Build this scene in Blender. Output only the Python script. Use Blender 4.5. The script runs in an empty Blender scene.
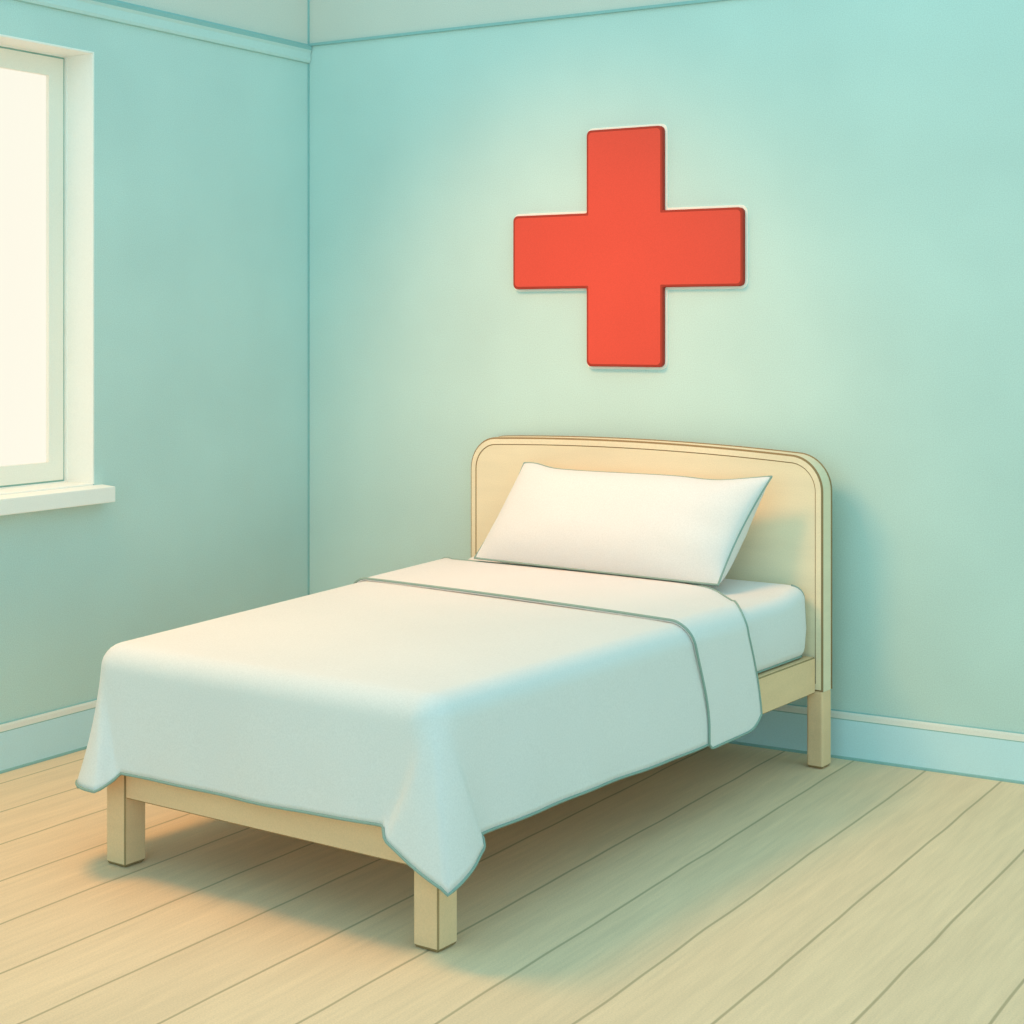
import bpy, bmesh, math
from mathutils import Vector, noise

C = bpy.context.scene.collection
scene = bpy.context.scene

def lin(c):
    out = []
    for v in c[:3]:
        v /= 255.0
        out.append(v / 12.92 if v <= 0.04045 else ((v + 0.055) / 1.055) ** 2.4)
    return (*out, 1.0)

# ------------------------------------------------------------------ camera
cam = bpy.data.cameras.new('camera')
cam.sensor_width = 36.0
cam.lens = 1655.59 / 1024 * 36.0
cam.shift_x = -(559.45 - 512) / 1024
cam.shift_y = -(512 - 328.87) / 1024
camo = bpy.data.objects.new('camera', cam); C.objects.link(camo)
camo.location = (4.1245, -5.0502, 1.38)
camo.rotation_euler = (math.pi / 2, 0, 0.5344)
scene.camera = camo

# ------------------------------------------------------------------ world and lights
w = bpy.data.worlds.new('world'); scene.world = w
w.use_nodes = True
wb = w.node_tree.nodes['Background']
# soft daylight all around, brighter from the side of the room the camera stands on
wt = w.node_tree; wtc = wt.nodes.new('ShaderNodeTexCoord'); wsp = wt.nodes.new('ShaderNodeSeparateXYZ')
wmr = wt.nodes.new('ShaderNodeMapRange'); wmr.inputs['From Min'].default_value = -1.0; wmr.inputs['From Max'].default_value = 1.0
wmr.inputs['To Min'].default_value = 1.34; wmr.inputs['To Max'].default_value = 0.84
wt.links.new(wtc.outputs['Generated'], wsp.inputs[0]); wt.links.new(wsp.outputs['Y'], wmr.inputs['Value'])
wmz = wt.nodes.new('ShaderNodeMapRange'); wmz.inputs['From Min'].default_value = 0.0; wmz.inputs['From Max'].default_value = 1.0
wmz.inputs['To Min'].default_value = 1.15; wmz.inputs['To Max'].default_value = 0.88
wt.links.new(wsp.outputs['Z'], wmz.inputs['Value'])
wmu = wt.nodes.new('ShaderNodeMath'); wmu.operation = 'MULTIPLY'
wt.links.new(wmr.outputs[0], wmu.inputs[0]); wt.links.new(wmz.outputs[0], wmu.inputs[1])
wt.links.new(wmu.outputs[0], wb.inputs['Strength'])
wb.inputs['Color'].default_value = (0.50, 0.885, 0.94, 1)

def spot(name, loc, aim, power, col, radius, cone, blend):
    l = bpy.data.lights.new(name, 'SPOT')
    l.energy = power; l.color = col; l.shadow_soft_size = radius
    l.spot_size = math.radians(cone); l.spot_blend = blend
    o = bpy.data.objects.new(name, l); C.objects.link(o)
    o.location = loc
    o.rotation_euler = (Vector(aim) - Vector(loc)).to_track_quat('-Z', 'Y').to_euler()
    return o
spot('ceiling_spotlight', (0.42, -2.05, 2.95), (2.25, -1.85, 0.0), 192, (1.0, 0.45, 0.09), 0.42, 126, 1.0)
spot('wall_glow_fill', (1.15, -1.75, 2.95), (1.22, 0.0, 1.02), 116, (1.0, 0.44, 0.22), 0.24, 62, 1.0)  # unseen lamp, added for the warm glow on the wall above the bed

scene.view_settings.view_transform = 'Standard'
scene.view_settings.look = 'None'
scene.view_settings.gamma = 1.0
scene.view_settings.exposure = 0.0
scene.view_settings.use_curve_mapping = False

# ------------------------------------------------------------------ materials
def mat(name, rgb, grain=0.05, wash=0.04, rough=0.85, stretch=(1, 1, 1), gscale=260.0, spec=0.15):
    m = bpy.data.materials.new(name); m.use_nodes = True
    nt = m.node_tree; N = nt.nodes; L = nt.links
    b = N['Principled BSDF']
    b.inputs['Roughness'].default_value = rough
    b.inputs['Specular IOR Level'].default_value = spec
    tc = N.new('ShaderNodeTexCoord')
    mp = N.new('ShaderNodeMapping'); mp.inputs['Scale'].default_value = stretch
    L.new(tc.outputs['Object'], mp.inputs['Vector'])
    n1 = N.new('ShaderNodeTexNoise'); n1.inputs['Scale'].default_value = gscale; n1.inputs['Detail'].default_value = 2
    n2 = N.new('ShaderNodeTexNoise'); n2.inputs['Scale'].default_value = 2.3; n2.inputs['Detail'].default_value = 3
    L.new(tc.outputs['Object'], n1.inputs['Vector']); L.new(mp.outputs['Vector'], n2.inputs['Vector'])
    def rng(node, amp):
        r = N.new('ShaderNodeMapRange')
        r.inputs['From Min'].default_value = 0.25; r.inputs['From Max'].default_value = 0.75
        r.inputs['To Min'].default_value = 1 - amp; r.inputs['To Max'].default_value = 1 + amp
        L.new(node.outputs['Fac'], r.inputs['Value']); return r
    r1 = rng(n1, grain); r2 = rng(n2, wash)
    mu = N.new('ShaderNodeMath'); mu.operation = 'MULTIPLY'
    L.new(r1.outputs[0], mu.inputs[0]); L.new(r2.outputs[0], mu.inputs[1])
    mx = N.new('ShaderNodeVectorMath'); mx.operation = 'SCALE'
    mx.inputs[0].default_value = lin(rgb)[:3]
    L.new(mu.outputs[0], mx.inputs['Scale'])
    L.new(mx.outputs[0], b.inputs['Base Color'])
    m['base'] = mx.name
    return m

M = {}
M['wall'] = mat('wall_paint', (197, 220, 213), 0.08, 0.045)
M['frieze'] = mat('frieze_paint', (218, 214, 202), 0.08, 0.03)
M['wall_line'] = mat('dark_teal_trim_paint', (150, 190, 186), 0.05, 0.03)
M['rail'] = mat('rail_paint', (200, 222, 216), 0.04, 0.03)
M['base'] = mat('baseboard_paint', (204, 234, 240), 0.04, 0.03)
M['base_top'] = mat('baseboard_highlight_paint', (232, 226, 214), 0.04, 0.03)  # highlight on the top bevel, painted in as a lighter colour
M['white'] = mat('window_white_paint', (250, 244, 236), 0.03, 0.02)
M['sash'] = mat('sash_paint', (248, 238, 224), 0.03, 0.02)
M['sash_line'] = mat('sash_gap_line', (160, 196, 184), 0.03, 0.02)  # grey-green line between fixed frame and sash
M['cloth'] = mat('white_cotton', (232, 228, 226), 0.05, 0.02)
M['piping'] = mat('grey_green_piping', (146, 168, 158), 0.05, 0.03)
M['wood'] = mat('pale_birch_wood', (240, 222, 190), 0.05, 0.06, stretch=(1, 1, 6))
M['wood_rail'] = mat('pale_birch_rail', (240, 202, 160), 0.05, 0.06, stretch=(1, 1, 6))
M['wood_line'] = mat('dark_edge_stain', (164, 136, 98), 0.05, 0.03)
M['board_line'] = mat('brown_edge_stain', (150, 124, 88), 0.05, 0.03)
M['rail_line'] = mat('pale_teal_rail_line', (172, 206, 200), 0.05, 0.03)  # drawn line along the lower edge of the left moulding
M['red'] = mat('red_enamel', (222, 82, 66), 0.05, 0.04)
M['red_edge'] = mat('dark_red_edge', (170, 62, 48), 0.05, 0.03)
M['halo'] = mat('cream_backing', (252, 246, 232), 0.03, 0.02)

def floor_material():
    m = mat('pale_floorboards', (238, 208, 173), 0.08, 0.05, stretch=(9, 0.7, 1))
    nt = m.node_tree; N = nt.nodes; L = nt.links
    b = N['Principled BSDF']; base = N[m['base']]
    tc = N.new('ShaderNodeTexCoord'); sp = N.new('ShaderNodeSeparateXYZ')
    L.new(tc.outputs['Object'], sp.inputs[0])
    def math_(op, a, bb=None, c=None):
        n = N.new('ShaderNodeMath'); n.operation = op
        for i, v in enumerate((a, bb, c)):
            if v is None: continue
            if isinstance(v, (int, float)): n.inputs[i].default_value = v
            else: L.new(v, n.inputs[i])
        return n.outputs[0]
    wn = N.new('ShaderNodeTexNoise'); wn.inputs['Scale'].default_value = 3.0; wn.inputs['Detail'].default_value = 1
    L.new(tc.outputs['Object'], wn.inputs['Vector'])
    wob = math_('MULTIPLY', math_('SUBTRACT', wn.outputs['Fac'], 0.5), 0.012)
    x = math_('ADD', sp.outputs['X'], wob)
    q = math_('DIVIDE', math_('SUBTRACT', x, 1.29), 0.2371)
    fr = math_('ABSOLUTE', math_('SUBTRACT', math_('FRACT', math_('ADD', q, 0.5)), 0.5))     # 0 on a seam
    d = math_('MULTIPLY', fr, 0.2371)
    mr = N.new('ShaderNodeMapRange'); mr.interpolation_type = 'SMOOTHSTEP'
    mr.inputs['From Min'].default_value = 0.0015; mr.inputs['From Max'].default_value = 0.0055
    mr.inputs['To Min'].default_value = 0.72; mr.inputs['To Max'].default_value = 0.0
    L.new(d, mr.inputs['Value'])
    # every board has its own slight tone
    wnz = N.new('ShaderNodeTexWhiteNoise'); wnz.noise_dimensions = '1D'
    L.new(math_('FLOOR', q), wnz.inputs['W'])
    tone = N.new('ShaderNodeMapRange'); tone.inputs['To Min'].default_value = 0.965; tone.inputs['To Max'].default_value = 1.03
    L.new(wnz.outputs['Value'], tone.inputs['Value'])
    # fine grain strokes along the boards
    gn = N.new('ShaderNodeTexNoise'); gn.inputs['Scale'].default_value = 5.0; gn.inputs['Detail'].default_value = 4
    gm = N.new('ShaderNodeMapping'); gm.inputs['Scale'].default_value = (14, 0.9, 1)
    L.new(tc.outputs['Object'], gm.inputs['Vector']); L.new(gm.outputs['Vector'], gn.inputs['Vector'])
    gr = N.new('ShaderNodeMapRange'); gr.inputs['From Min'].default_value = 0.3; gr.inputs['From Max'].default_value = 0.7
    gr.inputs['To Min'].default_value = 0.95; gr.inputs['To Max'].default_value = 1.04
    L.new(gn.outputs['Fac'], gr.inputs['Value'])
    sc = N.new('ShaderNodeVectorMath'); sc.operation = 'SCALE'
    L.new(base.outputs[0], sc.inputs[0]); L.new(math_('MULTIPLY', tone.outputs[0], gr.outputs[0]), sc.inputs['Scale'])
    mix = N.new('ShaderNodeMix'); mix.data_type = 'RGBA'
    mix.inputs['B'].default_value = lin((168, 150, 118))
    L.new(mr.outputs[0], mix.inputs['Factor']); L.new(sc.outputs[0], mix.inputs['A'])
    L.new(mix.outputs['Result'], b.inputs['Base Color'])
    return m
M['floor'] = floor_material()

def glass_material():
    m = bpy.data.materials.new('bright_frosted_pane'); m.use_nodes = True
    b = m.node_tree.nodes['Principled BSDF']
    b.inputs['Base Color'].default_value = (0.02, 0.02, 0.02, 1)
    b.inputs['Roughness'].default_value = 0.4
    b.inputs['Emission Color'].default_value = lin((255, 250, 232))
    b.inputs['Emission Strength'].default_value = 0.95
    return m
M['pane'] = glass_material()

# ------------------------------------------------------------------ mesh helpers
def link(name, bm, mats, parent=None, smooth=False):
    bm.normal_update()
    me = bpy.data.meshes.new(name); bm.to_mesh(me); bm.free()
    if not isinstance(mats, (list, tuple)): mats = [mats]
    for m in mats: me.materials.append(m)
    if smooth: me.shade_smooth()
    o = bpy.data.objects.new(name, me); C.objects.link(o)
    if parent: o.parent = parent
    return o

def struct(name, bm, mats, parent=None, smooth=False):
    o = link(name, bm, mats, parent, smooth)
    if not parent: o['kind'] = 'structure'
    return o

def tag(o, label, cat, group=None):
    o['label'] = label; o['category'] = cat
    if group: o['group'] = group
    return o

def add_box(bm, a, b, mi=0):
    vs = [bm.verts.new((x, y, z)) for x in (a[0], b[0]) for y in (a[1], b[1]) for z in (a[2], b[2])]
    for f in ((0, 1, 3, 2), (4, 6, 7, 5), (0, 4, 5, 1), (2, 3, 7, 6), (0, 2, 6, 4), (1, 5, 7, 3)):
        fc = bm.faces.new([vs[i] for i in f]); fc.material_index = mi
    return vs

def add_hull8(bm, bot, top, mi=0):
    """prism between two 4-point loops (bottom, top)"""
    n = len(bot)
    B = [bm.verts.new(p) for p in bot]; T = [bm.verts.new(p) for p in top]
    bm.faces.new(B[::-1]).material_index = mi; bm.faces.new(T).material_index = mi
    for i in range(n):
        j = (i + 1) % n
        bm.faces.new((B[i], B[j], T[j], T[i])).material_index = mi

def bevel(o, width, seg=1, mi=-1, angle=40):
    md = o.modifiers.new('bevel', 'BEVEL'); md.width = width; md.segments = seg
    md.limit_method = 'ANGLE'; md.angle_limit = math.radians(angle)
    if mi >= 0: md.material = mi
    return o

def tube(bm, pts, r, closed=False, n=8, mi=0):
    pts = [Vector(p) for p in pts]; k = len(pts); rings = []
    for i in range(k):
        a = pts[(i - 1) % k] if (closed or i > 0) else pts[i]
        b = pts[(i + 1) % k] if (closed or i < k - 1) else pts[i]
        t = (b - a).normalized()
        ref = Vector((0, 0, 1)) if abs(t.z) < 0.9 else Vector((1, 0, 0))
        if rings:
            u = (lastu - t * lastu.dot(t)).normalized()
        else:
            u = t.cross(ref).normalized()
        lastu = u; v = t.cross(u)
        rings.append([bm.verts.new(pts[i] + r * (math.cos(2 * math.pi * j / n) * u + math.sin(2 * math.pi * j / n) * v)) for j in range(n)])
    m = k if closed else k - 1
    for i in range(m):
        A, B = rings[i], rings[(i + 1) % k]
        for j in range(n):
            f = bm.faces.new((A[j], A[(j + 1) % n], B[(j + 1) % n], B[j])); f.material_index = mi; f.smooth = True
    if not closed:
        bm.faces.new(rings[0][::-1]); bm.faces.new(rings[-1])

def grid(bm, rows, mi=0):
    V = [[bm.verts.new(p) for p in row] for row in rows]
    for i in range(len(V) - 1):
        for j in range(len(V[0]) - 1):
            f = bm.faces.new((V[i][j], V[i][j + 1], V[i + 1][j + 1], V[i + 1][j])); f.material_index = mi; f.smooth = True
    return V

def sstep(a, b, x):
    t = min(1, max(0, (x - a) / (b - a))); return t * t * (3 - 2 * t)

# ------------------------------------------------------------------ the room
XR, YF, ZT, ZR = 6.2, -6.4, 2.98, 2.485
bm = bmesh.new(); add_box(bm, (-0.3, YF, -0.08), (XR, 0.2, 0.0)); struct('floor', bm, M['floor'])

bm = bmesh.new()
add_box(bm, (-0.25, 0, 0), (XR, 0.16, ZR), 0); add_box(bm, (-0.25, 0, ZR), (XR, 0.16, ZT), 1)
struct('wall_back', bm, [M['wall'], M['frieze']])

WY0, WY1, WZ0, WZ1, WD = -1.112, -2.72, 0.866, 2.298, 0.13      # window opening
bm = bmesh.new()
add_box(bm, (-0.25, WY0, 0), (0, 0, ZR)); add_box(bm, (-0.25, YF, 0), (0, WY1, ZR))
add_box(bm, (-0.25, WY1, 0), (0, WY0, WZ0 - 0.02)); add_box(bm, (-0.25, WY1, WZ1), (0, WY0, ZR))
add_box(bm, (-0.25, YF, ZR), (0, 0, ZT), 1)
struct('wall_left', bm, [M['wall'], M['frieze']])

# vertical line where the walls meet
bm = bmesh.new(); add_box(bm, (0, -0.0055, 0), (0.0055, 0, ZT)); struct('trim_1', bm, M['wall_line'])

# picture rail: a broad moulding on the left wall, a thin bead on the back wall
bm = bmesh.new()
prof = [(0, 2.412), (0.010, 2.414), (0.014, 2.424), (0.014, 2.452), (0.020, 2.462), (0.022, 2.476), (0.0, 2.488)]
A = [bm.verts.new((x, -0.004, z)) for x, z in prof]; B = [bm.verts.new((x, YF, z)) for x, z in prof]
for i in range(len(prof) - 1):
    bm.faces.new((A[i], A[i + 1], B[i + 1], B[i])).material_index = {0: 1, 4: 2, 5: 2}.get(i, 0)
bm.faces.new(A[::-1]); bm.faces.new(B)
struct('trim_2', bm, [M['rail'], M['rail_line'], M['wall_line']])
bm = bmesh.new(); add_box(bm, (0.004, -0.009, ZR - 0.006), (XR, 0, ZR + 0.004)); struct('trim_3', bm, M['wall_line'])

# baseboards
def baseboard(name, p0, p1, nrm):
    prof = [(0.0, 0.0), (0.018, 0.0), (0.018, 0.006), (0.016, 0.009), (0.016, 0.126), (0.0165, 0.129), (0.012, 0.143), (0.006, 0.149), (0.0, 0.152)]
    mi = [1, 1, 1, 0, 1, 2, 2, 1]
    bm = bmesh.new(); p0, p1, nrm = Vector(p0), Vector(p1), Vector(nrm)
    A = [bm.verts.new(p0 + nrm * d + Vector((0, 0, z))) for d, z in prof]
    B = [bm.verts.new(p1 + nrm * d + Vector((0, 0, z))) for d, z in prof]
    for i in range(len(prof) - 1):
        bm.faces.new((A[i], A[i + 1], B[i + 1], B[i])).material_index = mi[i]
    bm.faces.new(A); bm.faces.new(B[::-1])
    bmesh.ops.recalc_face_normals(bm, faces=bm.faces)
    return struct(name, bm, [M['base'], M['wall_line'], M['base_top']])
baseboard('baseboard_left', (0, YF, 0), (0, 0, 0), (1, 0, 0))
baseboard('baseboard_back', (0.018, 0, 0), (XR, 0, 0), (0, -1, 0))

# window: plastered white reveal, sash frame with two panes, projecting sill
win = bpy.data.objects.new('window_1', None); C.objects.link(win); win.location = (0, (WY0 + WY1) / 2, WZ0)
win['kind'] = 'structure'
wl = Vector((0, (WY0 + WY1) / 2, WZ0))
def wpart(name, bm, mats):
    o = link(name, bm, mats, win)
    for v in o.data.vertices: v.co -= wl
    return o
bm = bmesh.new()
t = 0.006
add_box(bm, (-0.25, WY0 - t, WZ0), (0.0015, WY0, WZ1)); add_box(bm, (-0.25, WY1, WZ0), (0.0015, WY1 + t, WZ1))
add_box(bm, (-0.25, WY1 + t, WZ1 - t), (0.0015, WY0 - t, WZ1))
wpart('reveal', bm, M['white'])
x0, x1 = -WD - 0.05, -WD + 0.004
ya, yb, za, zb = WY1 + t, WY0 - t, WZ0, WZ1 - t
fw = 0.004                                           # outer fixed frame seen as a narrow strip
bm = bmesh.new()
def ring(bm, xa, xb, ya, yb, za, zb, wd, mi=0):
    add_box(bm, (xa, ya, za), (xb, yb, za + wd), mi); add_box(bm, (xa, ya, zb - wd), (xb, yb, zb), mi)
    add_box(bm, (xa, ya, za + wd), (xb, ya + wd, zb - wd), mi); add_box(bm, (xa, yb - wd, za + wd), (xb, yb, zb - wd), mi)
ring(bm, x0, x1 + 0.006, ya, yb, za, zb, fw, 0)
wpart('window_frame', bm, M['white'])
ym = (ya + yb) / 2
for a, b in ((ya + fw, ym), (ym, yb - fw)):
    bm = bmesh.new()
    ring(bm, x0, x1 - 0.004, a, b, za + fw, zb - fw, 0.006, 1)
    ring(bm, x0, x1, a + 0.006, b - 0.006, za + fw + 0.006, zb - fw - 0.006, 0.062, 0)
    sa = wpart('sash', bm, [M['sash'], M['sash_line']])
    bm = bmesh.new(); k = 0.066
    add_box(bm, (x0 + 0.034, a + k, za + fw + k), (x0 + 0.040, b - k, zb - fw - k))
    pn = link('pane', bm, M['pane'], sa)
    for v in pn.data.vertices: v.co -= wl
bm = bmesh.new()
sy0, sy1 = WY1 - 0.035, WY0 + 0.037
add_hull8(bm, [(-0.002, sy0, 0.806), (0.062, sy0, 0.806), (0.062, sy1, 0.806), (-0.002, sy1, 0.806)],
              [(-0.002, sy0, 0.862), (0.062, sy0, 0.858), (0.062, sy1, 0.858), (-0.002, sy1, 0.862)])
add_box(bm, (-0.25, WY1, 0.846), (-0.002, WY0, 0.867))
sill = wpart('window_sill', bm, [M['white'], M['sash_line']])
bevel(sill, 0.003, 2)

# ------------------------------------------------------------------ red cross on the wall
def cross_outline(xa, xb, xc, xd, za, zb, zc, zd, r):
    """12 corner outline, outer corners rounded by r, counter-clockwise seen from the room"""
    P = [(xb, za, 1), (xc, za, 1), (xc, zb, 0), (xd, zb, 1), (xd, zc, 1), (xc, zc, 0), (xc, zd, 1), (xb, zd, 1), (xb, zc, 0), (xa, zc, 1), (xa, zb, 1), (xb, zb, 0)]
    out = []; n = len(P)
    for i, (x, z, rd) in enumerate(P):
        p = Vector((x, z)); a = (Vector(P[i - 1][:2]) - p).normalized(); b = (Vector(P[(i + 1) % n][:2]) - p).normalized()
        rr = r if rd else 0.004
        c = p + (a + b) * rr
        for k in range(5):
            th = k / 4 * math.pi / 2
            out.append(c - b * rr * math.cos(th) - a * rr * math.sin(th))
    return out
xa, xb, xc, xd = 0.955, 1.258, 1.557, 1.855
za, zb, zc, zd = 1.249, 1.522, 1.784, 2.073
cc = Vector(((xb + xc) / 2, 0, (zb + zc) / 2))
cross = bpy.data.objects.new('red_cross_sign', None); C.objects.link(cross); cross.location = cc
tag(cross, 'large red cross emblem with darker red edges on the pale teal wall above the bed', 'wall sign')
def loops_solid(bm, loops, mats_between, cap_first=0, cap_last=0):
    R = [[bm.verts.new((p[0] - cc.x, y, p[1] - cc.z)) for p in lp] for lp, y in loops]
    n = len(R[0])
    for k in range(len(R) - 1):
        for i in range(n):
            j = (i + 1) % n
            bm.faces.new((R[k][i], R[k][j], R[k + 1][j], R[k + 1][i])).material_index = mats_between[k]
    bm.faces.new(R[0][::-1]).material_index = cap_first
    bm.faces.new(R[-1]).material_index = cap_last
def co(e, r): return cross_outline(xa + e, xb + e, xc - e, xd - e, za + e, zb + e, zc - e, zd - e, r)
bm = bmesh.new()
loops_solid(bm, [(co(-0.0085, 0.024), 0.0), (co(-0.0085, 0.024), -0.004)], [0]); link('backing', bm, M['halo'], cross)
bm = bmesh.new()
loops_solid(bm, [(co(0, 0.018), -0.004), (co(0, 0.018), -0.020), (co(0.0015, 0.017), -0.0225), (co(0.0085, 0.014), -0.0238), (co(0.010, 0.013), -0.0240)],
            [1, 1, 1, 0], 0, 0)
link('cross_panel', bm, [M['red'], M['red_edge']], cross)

# ------------------------------------------------------------------ the bed (bed space: u across, v towards the wall, z up)
W = 1.0741
ORG = Vector((1.0960, 0, 0)); ROT = -0.0677
def left_edge(v): return -0.02 - 0.135 * (v + 1.975)
def bed_empty(name):
    o = bpy.data.objects.new(name, None); C.objects.link(o); o.location = ORG; o.rotation_euler = (0, 0, ROT); return o

bed = bed_empty('bed')
tag(bed, 'pale wooden single bed frame with rounded headboard standing on four legs', 'bed')

# headboard: rounded, gently crowned slab with a grooved rim
def headboard_loop(inset):
    uL, uR = -0.282 + inset, 1.108 - inset; zb_ = 0.242 + inset
    rc = 0.115 - inset
    def top(u):
        s = (u - 0.40) / 0.70
        return 1.003 - 0.022 * s * s - 0.006 * s - inset
    pts = [(uL, zb_), (uR, zb_)]
    zr, zl = top(uR - rc) - rc, top(uL + rc) - rc
    for k in range(13):
        th = k / 12 * math.pi / 2; pts.append((uR - rc + rc * math.cos(th), zr + rc * math.sin(th)))
    for k in range(1, 24):
        u = (uR - rc) + (uL + rc - uR + rc) * k / 24; pts.append((u, top(u)))
    for k in range(13):
        th = math.pi / 2 + k / 12 * math.pi / 2; pts.append((uL + rc + rc * math.cos(th), zl + rc * math.sin(th)))
    return pts
VB, VF = -0.034, -0.098
bm = bmesh.new()
spec = [(0.004, VB, 1), (0.0, VB - 0.004, 0), (0.0, VF + 0.005, 1), (0.006, VF + 0.0005, 0), (0.024, VF, 1), (0.0275, VF + 0.002, 0)]
R = [[bm.verts.new((u, v, z)) for u, z in headboard_loop(i)] for i, v, _ in spec]
for k in range(len(R) - 1):
    n = len(R[0])
    for i in range(n):
        j = (i + 1) % n
        bm.faces.new((R[k][i], R[k + 1][i], R[k + 1][j], R[k][j])).material_index = spec[k][2]
bm.faces.new(R[0]); bm.faces.new(R[-1][::-1])
bmesh.ops.recalc_face_normals(bm, faces=bm.faces)
link('headboard', bm, [M['wood'], M['board_line']], bed)

def leg(u0, u1, v0, v1, z1, rb=0.0035, seg=1, wood='wood_rail'):
    bm = bmesh.new()
    uc, vc = (u0 + u1) / 2, (v0 + v1) / 2
    def rect(s, z): return [(uc + (u - uc) * s, vc + (v - vc) * s, z) for u, v in ((u0, v0), (u1, v0), (u1, v1), (u0, v1))]
    L = [rect(0.86, 0.0), rect(1, 0.009), rect(1, z1)]
    V = [[bm.verts.new(p) for p in r] for r in L]
    for k in range(2):
        for i in range(4):
            j = (i + 1) % 4
            bm.faces.new((V[k][i], V[k][j], V[k + 1][j], V[k + 1][i])).material_index = 1 if k == 0 else 0
    bm.faces.new(V[0][::-1]); bm.faces.new(V[2])
    o = link('leg', bm, [M[wood], M['wood_line']], bed)
    bevel(o, rb, seg, 1 if seg == 1 else -1, 50)
    return o
leg(-0.021, 0.051, -1.975, -1.905, 0.30); leg(1.002, 1.074, -1.975, -1.905, 0.30)
for u0 in (-0.282, 1.052):
    leg(u0, u0 + 0.056, VF, VB, 0.243, 0.007, 4, 'wood_rail')
bm = bmesh.new(); tube(bm, [(u, VB - 0.001, z) for u, z in headboard_loop(0.001)[1:] + [headboard_loop(0.001)[0]]], 0.0042)
link('edge_banding', bm, M['board_line'], bed)

bm = bmesh.new(); add_box(bm, (0.051, -1.974, 0.179), (1.002, -1.945, 0.29))
bevel(link('foot_rail', bm, [M['wood_rail'], M['wood_line']], bed), 0.0035, 1, 1)
bm = bmesh.new(); add_box(bm, (1.045, -1.905, 0.237), (1.083, VF, 0.350))
bevel(link('side_rail', bm, [M['wood_rail'], M['wood_line']], bed), 0.0035, 1, 1)
bm = bmesh.new()
la, lb = left_edge(-1.905), left_edge(VF)
add_hull8(bm, [(la, -1.905, 0.237), (la + 0.036, -1.905, 0.237), (lb + 0.036, VF, 0.237), (lb, VF, 0.237)],
              [(la, -1.905, 0.35), (la + 0.036, -1.905, 0.35), (lb + 0.036, VF, 0.35), (lb, VF, 0.35)])
bevel(link('side_rail', bm, [M['wood_rail'], M['wood_line']], bed), 0.0035, 1, 1)
for k in range(9):
    v = -1.80 + k * 0.20; bm = bmesh.new(); l = left_edge(v) + 0.036
    add_box(bm, (l, v - 0.035, 0.315), (1.045, v + 0.035, 0.352)); link('slat', bm, M['wood_rail'], bed)

# mattress with a fitted sheet
mat_o = bed_empty('mattress')
tag(mat_o, 'thick white mattress in a fitted sheet lying on the wooden bed frame', 'mattress')
bm = bmesh.new()
ZM0, ZM1, RM = 0.3535, 0.553, 0.045
def footprint(inset, rc, long_sides=False):
    vs0, vs1 = -1.945 + inset, VF - 0.006 - inset
    cs = [(left_edge(vs0) + 0.022 + inset, vs0), (1.070 - inset, vs0), (1.070 - inset, vs1), (left_edge(vs1) + 0.022 + inset, vs1)]
    out = []
    sg = [(1, 1), (-1, 1), (-1, -1), (1, -1)]; st = [math.pi, -math.pi / 2, 0, math.pi / 2]
    for (u, v), (a, b), s in zip(cs, sg, st):
        for k in range(7):
            th = s + k / 6 * math.pi / 2
            out.append((u + a * rc + rc * math.cos(th), v + b * rc + rc * math.sin(th)))
    if long_sides:                                    # extra points along the two long sides
        r0, l0, l1 = out[13], out[27], out[0]
        r1 = out[14]
        K_ = 24
        right = [(r0[0] + (r1[0] - r0[0]) * k / K_, r0[1] + (r1[1] - r0[1]) * k / K_) for k in range(1, K_)]
        left = [(l0[0] + (l1[0] - l0[0]) * k / K_, l0[1] + (l1[1] - l0[1]) * k / K_) for k in range(1, K_)]
        out = out[:14] + right + out[14:] + left
    return out
levels = []
for k in range(5):
    th = k / 4 * math.pi / 2; levels.append((0.03 * (1 - math.sin(th)), ZM0 + 0.03 * (1 - math.cos(th)) if k < 4 else ZM0 + 0.03))
levels = [(0.03 * (1 - math.sin(k / 4 * math.pi / 2)), ZM0 + 0.03 * (1 - math.cos(k / 4 * math.pi / 2))) for k in range(5)]
levels += [(-0.004, 0.44)]
levels += [(RM * (1 - math.cos(k / 7 * math.pi / 2)), ZM1 - RM + RM * math.sin(k / 7 * math.pi / 2)) for k in range(8)]
levels += [(0.07, ZM1)]
R = []
for ins, z in levels:
    rc = max(0.012, 0.055 - ins * 0.5)
    R.append([bm.verts.new((u, v, z + 0.025 * sstep(-0.30, -0.12, v) * sstep(0.42, 0.50, z))) for u, v in footprint(ins, rc, True)])
n = len(R[0])
for k in range(len(R) - 1):
    for i in range(n):
        j = (i + 1) % n; bm.faces.new((R[k][i], R[k][j], R[k + 1][j], R[k + 1][i]))
bm.faces.new(R[0][::-1])
top = R[-1]; nn = len(top)                            # right side is 13..37, left side is 51..(nn) and 0
bm.faces.new([top[i] for i in range(0, 14)])
bm.faces.new([top[i] for i in range(37, 51)])
rs = [top[i] for i in range(13, 38)]; ls = [top[i % nn] for i in range(nn, 49, -1)]
for k in range(24):
    bm.faces.new((rs[k], rs[k + 1], ls[k + 1], ls[k]))
link('fitted_sheet', bm, M['cloth'], mat_o, True)
pp = footprint(0.002, 0.05)[12:30]
bm = bmesh.new()
pts = [(u, v, 0.358) for u, v in footprint(0.010, 0.05)]
tube(bm, pts, 0.0035, closed=True); link('lower_piping', bm, M['piping'], mat_o)
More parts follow.
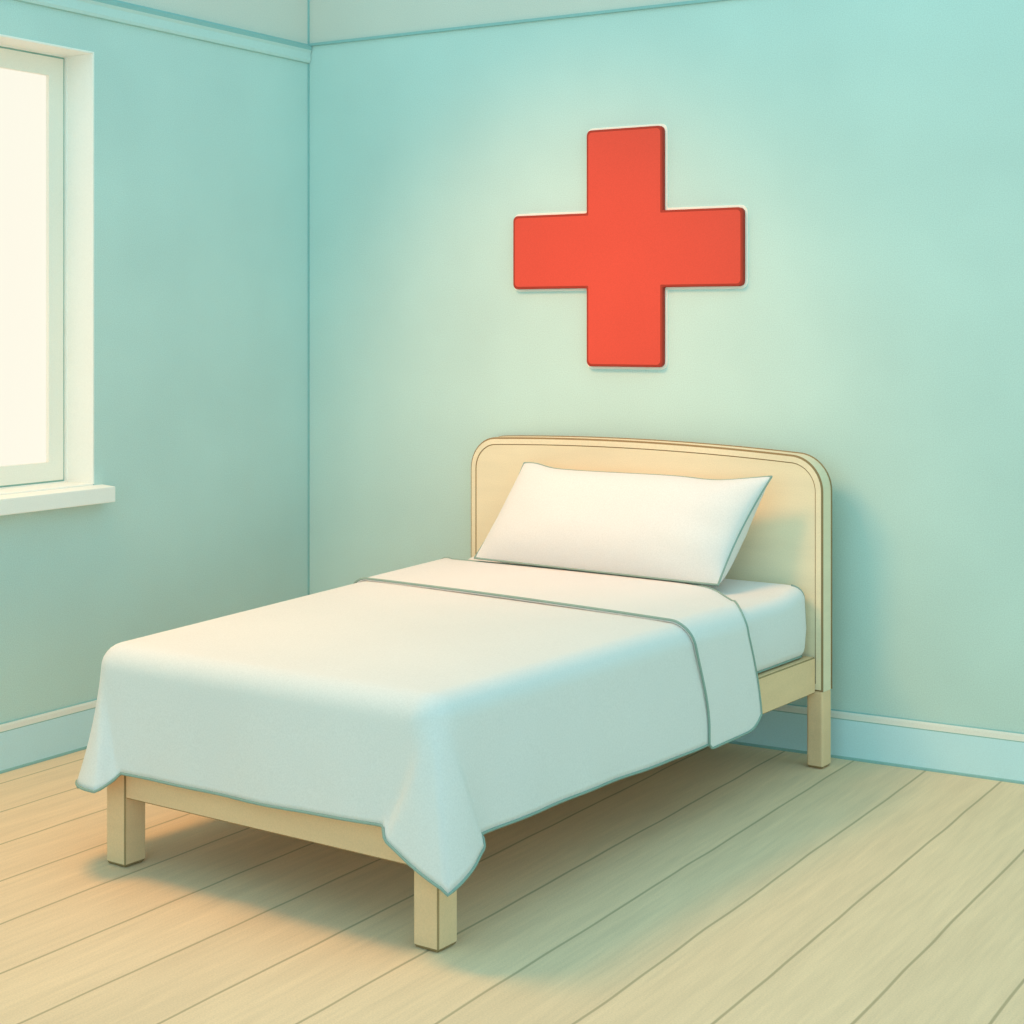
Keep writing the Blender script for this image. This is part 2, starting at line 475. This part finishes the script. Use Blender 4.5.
# sheet seam up the visible head corner
bm = bmesh.new()
sc = [(levels[k][0], levels[k][1]) for k in range(2, len(levels) - 2)]
q = [footprint(i, max(0.012, 0.055 - i * 0.5))[17] for i, _ in sc]
tube(bm, [(a[0] + 0.0005, a[1] + 0.0005, z + 0.025 * sstep(0.42, 0.50, z)) for a, (_, z) in zip(q, sc)], 0.003); link('corner_piping', bm, M['piping'], mat_o)

# ------------------------------------------------------------------ coverlet
cover = bed_empty('coverlet')
tag(cover, 'plain white coverlet draped over the bed with pointed corner at the foot', 'bedspread')
ZC, RC = 0.569, 0.062
VFOOT, VHEAD = -2.004, -0.63
def cov_left(v): return -0.052 - 0.150 * (v + 1.95)
UR = 1.090
# perimeter, fine near the corners
peri = []
rc = 0.078
def arc(cu, cv, a0, a1, r, k):
    return [(cu + r * math.cos(a0 + (a1 - a0) * i / k), cv + r * math.sin(a0 + (a1 - a0) * i / k)) for i in range(k + 1)]
L0 = (cov_left(VHEAD), VHEAD); LF = (cov_left(VFOOT), VFOOT)
def seg(p, q, n0):
    return [(p[0] + (q[0] - p[0]) * i / n0, p[1] + (q[1] - p[1]) * i / n0) for i in range(n0)]
c1 = (cov_left(VFOOT + rc) + rc, VFOOT + rc); c2 = (UR - rc, VFOOT + rc)
peri += seg(L0, (cov_left(VFOOT + rc), VFOOT + rc), 90)
peri += arc(c1[0], c1[1], math.pi, 1.5 * math.pi, rc, 14)
peri += seg((c1[0] + 0.004, VFOOT), (c2[0] - 0.004, VFOOT), 130)[0:]
peri += arc(c2[0], c2[1], 1.5 * math.pi, 2 * math.pi, rc, 14)
peri += seg((UR, c2[1] + 0.004), (UR, VHEAD), 150) + [(UR, VHEAD)]
NP = len(peri)
acc = [0.0]
for i in range(1, NP):
    acc.append(acc[-1] + math.dist(peri[i], peri[i - 1]))
nor = []
for i in range(NP):
    a = Vector(peri[max(0, i - 1)]); b = Vector(peri[min(NP - 1, i + 1)])
    t_ = (b - a).normalized(); nor.append(Vector((t_.y, -t_.x)))
iL = min(range(NP), key=lambda i: math.dist(peri[i], (c1[0] - rc * 0.707, c1[1] - rc * 0.707)))
iR = min(range(NP), key=lambda i: math.dist(peri[i], (c2[0] + rc * 0.707, c2[1] - rc * 0.707)))
sL, sR = acc[iL], acc[iR]
CORN = 0.707
def hem(i):
    s = acc[i]; dL, dR = s - sL, s - sR
    if s < sL:                                        # left side
        z = 0.235
    elif s < sR:                                      # foot side sags slightly towards the right
        f = (s - sL) / (sR - sL)
        z = 0.256 + 0.014 * sstep(0.45, 0.95, f)
    else:
        z = 0.236 - 0.012 * sstep(sR + 0.3, sR + 1.1, s)
    # left corner: rounded lobe; right corner: pointed kite
    if -0.22 < dL < 0.115:
        z -= 0.040 * sstep(0.120, 0.080, dL) * sstep(-0.22, -0.10, dL)
    if abs(dR) < 0.125:
        z -= (0.092 if dR < 0 else 0.064) * (1 - abs(dR) / 0.125) ** (1.0 if dR < 0 else 1.35) + 0.016 * sstep(0.125, 0.115, abs(dR))
    return z
def flare(i, h):
    s = acc[i]; dL, dR = s - sL, s - sR
    o = 0.005 * h + 0.0035 * math.sin(s * 9.0 + 1.3) * h + 0.002 * math.sin(s * 23) * h
    wR = 0.022 + 0.105 * h
    aR = 0.024 * h
    k = 0.007 + 0.008 * h
    o += aR * sstep(wR + k, wR - k, abs(dR))
    wL = 0.03 + 0.065 * h
    aL = 0.052 * h * (0.35 + 0.65 * h)
    o += aL * sstep(wL + k, wL - k, dL) * (sstep(-0.55, -0.02, dL))
    return o
bm = bmesh.new(); rows = []
# interior of the top towards a spine
for f in (0.72, 0.85, 0.94, 1.0):
    row = []
    for i in range(NP):
        e = Vector(peri[i]) - nor[i] * RC
        vs = max(-1.55, e.y) if f < 1 else e.y
        sp = Vector(((cov_left(e.y) + UR) / 2 if e.y > -1.55 else (cov_left(-1.55) + UR) / 2, vs))
        p = sp.lerp(e, f)
        row.append((p.x, p.y, ZC + 0.003 * (1 - ((f - 0.72) / 0.28) ** 2)))
    rows.append(row)
for k in range(1, 8):
    th = k / 7 * math.pi / 2
    rows.append([(peri[i][0] - nor[i].x * RC * (1 - math.sin(th)), peri[i][1] - nor[i].y * RC * (1 - math.sin(th)), ZC - RC * (1 - math.cos(th))) for i in range(NP)])
NH = 18
for k in range(1, NH + 1):
    h = k / NH; row = []
    for i in range(NP):
        z = ZC - RC - h * (ZC - RC - hem(i)); o = flare(i, h)
        x_, y_ = peri[i]
        if x_ > c2[0] and y_ < c2[1]:                  # the round corner sharpens towards the hem
            dx, dy = x_ - c2[0], y_ - c2[1]; m_ = max(abs(dx), abs(dy)); g = h ** 0.7 * (rc / m_ - 1)
            x_ += dx * g; y_ += dy * g
        x_ += 0.030 * h * sstep(0.17, 0.0, abs(acc[i] - sR))
        row.append((x_ + nor[i].x * o, y_ + nor[i].y * o, z))
    rows.append(row)
gv = grid(bm, rows); bm.faces.new(gv[0]).smooth = True
bmesh.ops.recalc_face_normals(bm, faces=bm.faces)
cl = link('draped_sheet', bm, M['cloth'], cover, True)
if sum(p.normal.z for p in cl.data.polygons if p.center.z > 0.56) < 0: cl.data.flip_normals()
sd = cl.modifiers.new('thickness', 'SOLIDIFY'); sd.thickness = 0.006; sd.offset = -1
bm = bmesh.new(); tube(bm, rows[-1], 0.0036); link('hem_piping', bm, M['piping'], cover)

# turned-down top hem lying over the coverlet
OFF = 0.009
TAB = [(0.0, -0.26), (0.16, -0.275), (0.64, -0.295), (0.69, -0.325), (0.727, -0.373), (0.753, -0.432), (0.80, -0.525),
       (0.828, -0.585), (0.856, -0.582), (0.90, -0.548), (0.95, -0.518), (1.0, -0.500)]
def interp(tab, x):
    x = min(tab[-1][0], max(tab[0][0], x))
    for (a, p), (b, q) in zip(tab, tab[1:]):
        if x <= b: return p + (q - p) * (x - a) / (b - a)
    return tab[-1][1]
def fold_point(c, b):
    """c 0..1 across from left hem to right hem, b 0 lower edge .. 1 upper edge"""
    LS, RS = 0.16, 0.80                               # where the top span starts and ends in c
    ztop = ZC + OFF
    cc_ = min(1, max(0, (c - LS) / (RS - LS)))
    vl = -0.80 - 0.10 * cc_
    vu = sum(interp(TAB, c + d) for d in (-0.016, -0.008, 0, 0.008, 0.016)) / 5
    if c > RS:
        g = (c - RS) / (1 - RS)
        vl = -0.90 + 0.095 * sstep(0, 0.9, g); vu = vu
    v = vl + (vu - vl) * b
    uL, uR = cov_left(v) - OFF, UR + OFF
    R_ = RC + OFF
    zlow = 0.210 + 0.006 * b + 0.036 * (max(0, (b - 0.70) / 0.30)) ** 2.5 + 0.016 * (max(0, (0.07 - b) / 0.07)) ** 2
    def side(d, ue, sgn):
        # d = distance walked from the start of the bend
        q = R_ * math.pi / 2
        if d < q:
            th = d / R_; return ue - sgn * R_ * (1 - math.sin(th)), ztop - R_ * (1 - math.cos(th))
        hh = (d - q) / (ztop - R_ - zlow)
        return ue + sgn * (0.003 * hh + 0.002 * math.sin(v * 9) * hh), ztop - R_ - (d - q)
    if c < LS:
        tot = R_ * math.pi / 2 + (ztop - R_ - 0.30)
        u, z = side(tot * (1 - c / LS), uL, -1)
    elif c > RS:
        tot = R_ * math.pi / 2 + (ztop - R_ - zlow)
        u, z = side(tot * (c - RS) / (1 - RS), uR, 1)
    else:
        u = uL + R_ + (uR - uL - 2 * R_) * cc_; z = ztop + 0.004 * (1 - (2 * cc_ - 1) ** 2)
    if b > 0.9 and LS < c < RS: z -= 0.004 * ((b - 0.9) / 0.1) ** 2
    return (u, v, z)
cs = [i / 24 * 0.16 for i in range(24)] + [0.16 + 0.64 * i / 60 for i in range(60)] + [0.80 + 0.2 * i / 44 for i in range(45)]
bs = [0, 0.02, 0.045, 0.07, 0.12] + [0.12 + 0.73 * i / 16 for i in range(1, 17)] + [0.88, 0.91, 0.94, 0.97, 1.0]
rows = [[fold_point(c, b) for c in cs] for b in bs]
bm = bmesh.new(); grid(bm, rows)
fo = link('turned_down_hem', bm, M['cloth'], cover, True)
if sum(p.normal.z for p in fo.data.polygons if p.center.z > 0.57) < 0: fo.data.flip_normals()
sd = fo.modifiers.new('thickness', 'SOLIDIFY'); sd.thickness = 0.007; sd.offset = -1
bm = bmesh.new()
edge = [fold_point(c, 0) for c in cs] + [fold_point(1, b) for b in bs[1:]] + [fold_point(c, 1) for c in cs[::-1][1:]]
tube(bm, edge, 0.0036); link('hem_piping', bm, M['piping'], cover)

# ------------------------------------------------------------------ pillow
pil = bed_empty('pillow')
tag(pil, 'plump white pillow leaning against the wooden headboard on the mattress', 'pillow')
BL, BR = Vector((-0.115, -0.290, 0.589)), Vector((0.862, -0.326, 0.586))
TL, TR = Vector((0.022, -0.190, 0.912)), Vector((0.985, -0.205, 0.920))
across = ((BR - BL) + (TR - TL)).normalized(); upv = ((TL - BL) + (TR - BR)).normalized()
nrm = across.cross(upv).normalized()
if nrm.y > 0: nrm = -nrm                              # towards the room
def pil_mid(a, b):
    # a, b in -1..1 ; edges drawn in between the ears
    A = (a + 1) / 2; B = (b + 1) / 2
    p = BL * (1 - A) * (1 - B) + BR * A * (1 - B) + TL * (1 - A) * B + TR * A * B
    p = p - upv * 0.016 * max(b, 0) * (1 - a ** 4) - across * 0.014 * a * (1 - b ** 2)
    if b > 0: p = p - upv * 0.010 * math.exp(-((a - 0.62) / 0.22) ** 2) * b + upv * 0.010 * math.exp(-((a + 0.9) / 0.12) ** 2) * b
    return p
def pil_thick(a, b):
    e = max(0, 1 - abs(a) ** 3.2) ** 0.5 * max(0, 1 - abs(b) ** 2.6) ** (0.5 if b > 0 else 1.0)
    return e
NA, NB = 56, 34
def B_(b): return max(0.0, b)
def warp(x): return math.sin(x * math.pi / 2)
bm = bmesh.new(); F = []; K = []
for j in range(NB + 1):
    b = warp(-1 + 2 * j / NB); rf, rk = [], []
    for i in range(NA + 1):
        a = warp(-1 + 2 * i / NA); p = pil_mid(a, b); e = pil_thick(a, b)
        wr = 0.004 * noise.noise(Vector((a * 3, b * 2, 1))) + 0.003 * math.sin(6 * a + 9 * b) * math.exp(-((a - 0.8) / 0.3) ** 2)
        eb = max(0, 1 - abs(a) ** 14) ** 0.5 * max(0, 1 - abs(b) ** 3.5) ** 0.5
        rf.append(p + nrm * (0.085 + wr) * e); rk.append(p - nrm * 0.108 * eb * (1 - 0.5 * B_(b)))
    F.append(rf); K.append(rk)
grid(bm, F); grid(bm, [r[::-1] for r in K])
bmesh.ops.remove_doubles(bm, verts=bm.verts, dist=0.0005)
bmesh.ops.recalc_face_normals(bm, faces=bm.faces)
link('pillowcase', bm, M['cloth'], pil, True)
ed = [pil_mid(warp(-1 + 2 * i / 50), -1) for i in range(51)] + [pil_mid(1, warp(-1 + 2 * i / 30)) for i in range(1, 31)]
ed += [pil_mid(warp(1 - 2 * i / 50), 1) for i in range(1, 51)] + [pil_mid(-1, warp(1 - 2 * i / 30)) for i in range(1, 30)]
bm = bmesh.new(); tube(bm, ed, 0.0036, closed=True); link('seam_piping', bm, M['piping'], pil)

for o in bpy.data.objects:                            # parts that look unlike the rest of their thing
    k = o.name.split('.')[0]
    t = {'hem_piping': 'grey green piping along the hem', 'seam_piping': 'grey green piping along the pillow seam',
         'lower_piping': 'grey green piping around the lower edge', 'corner_piping': 'grey green seam up the corner',
         'backing': 'thin cream rim behind the red cross', 'edge_banding': 'darker brown edge around the headboard'}.get(k)
    if t: o['label'] = t
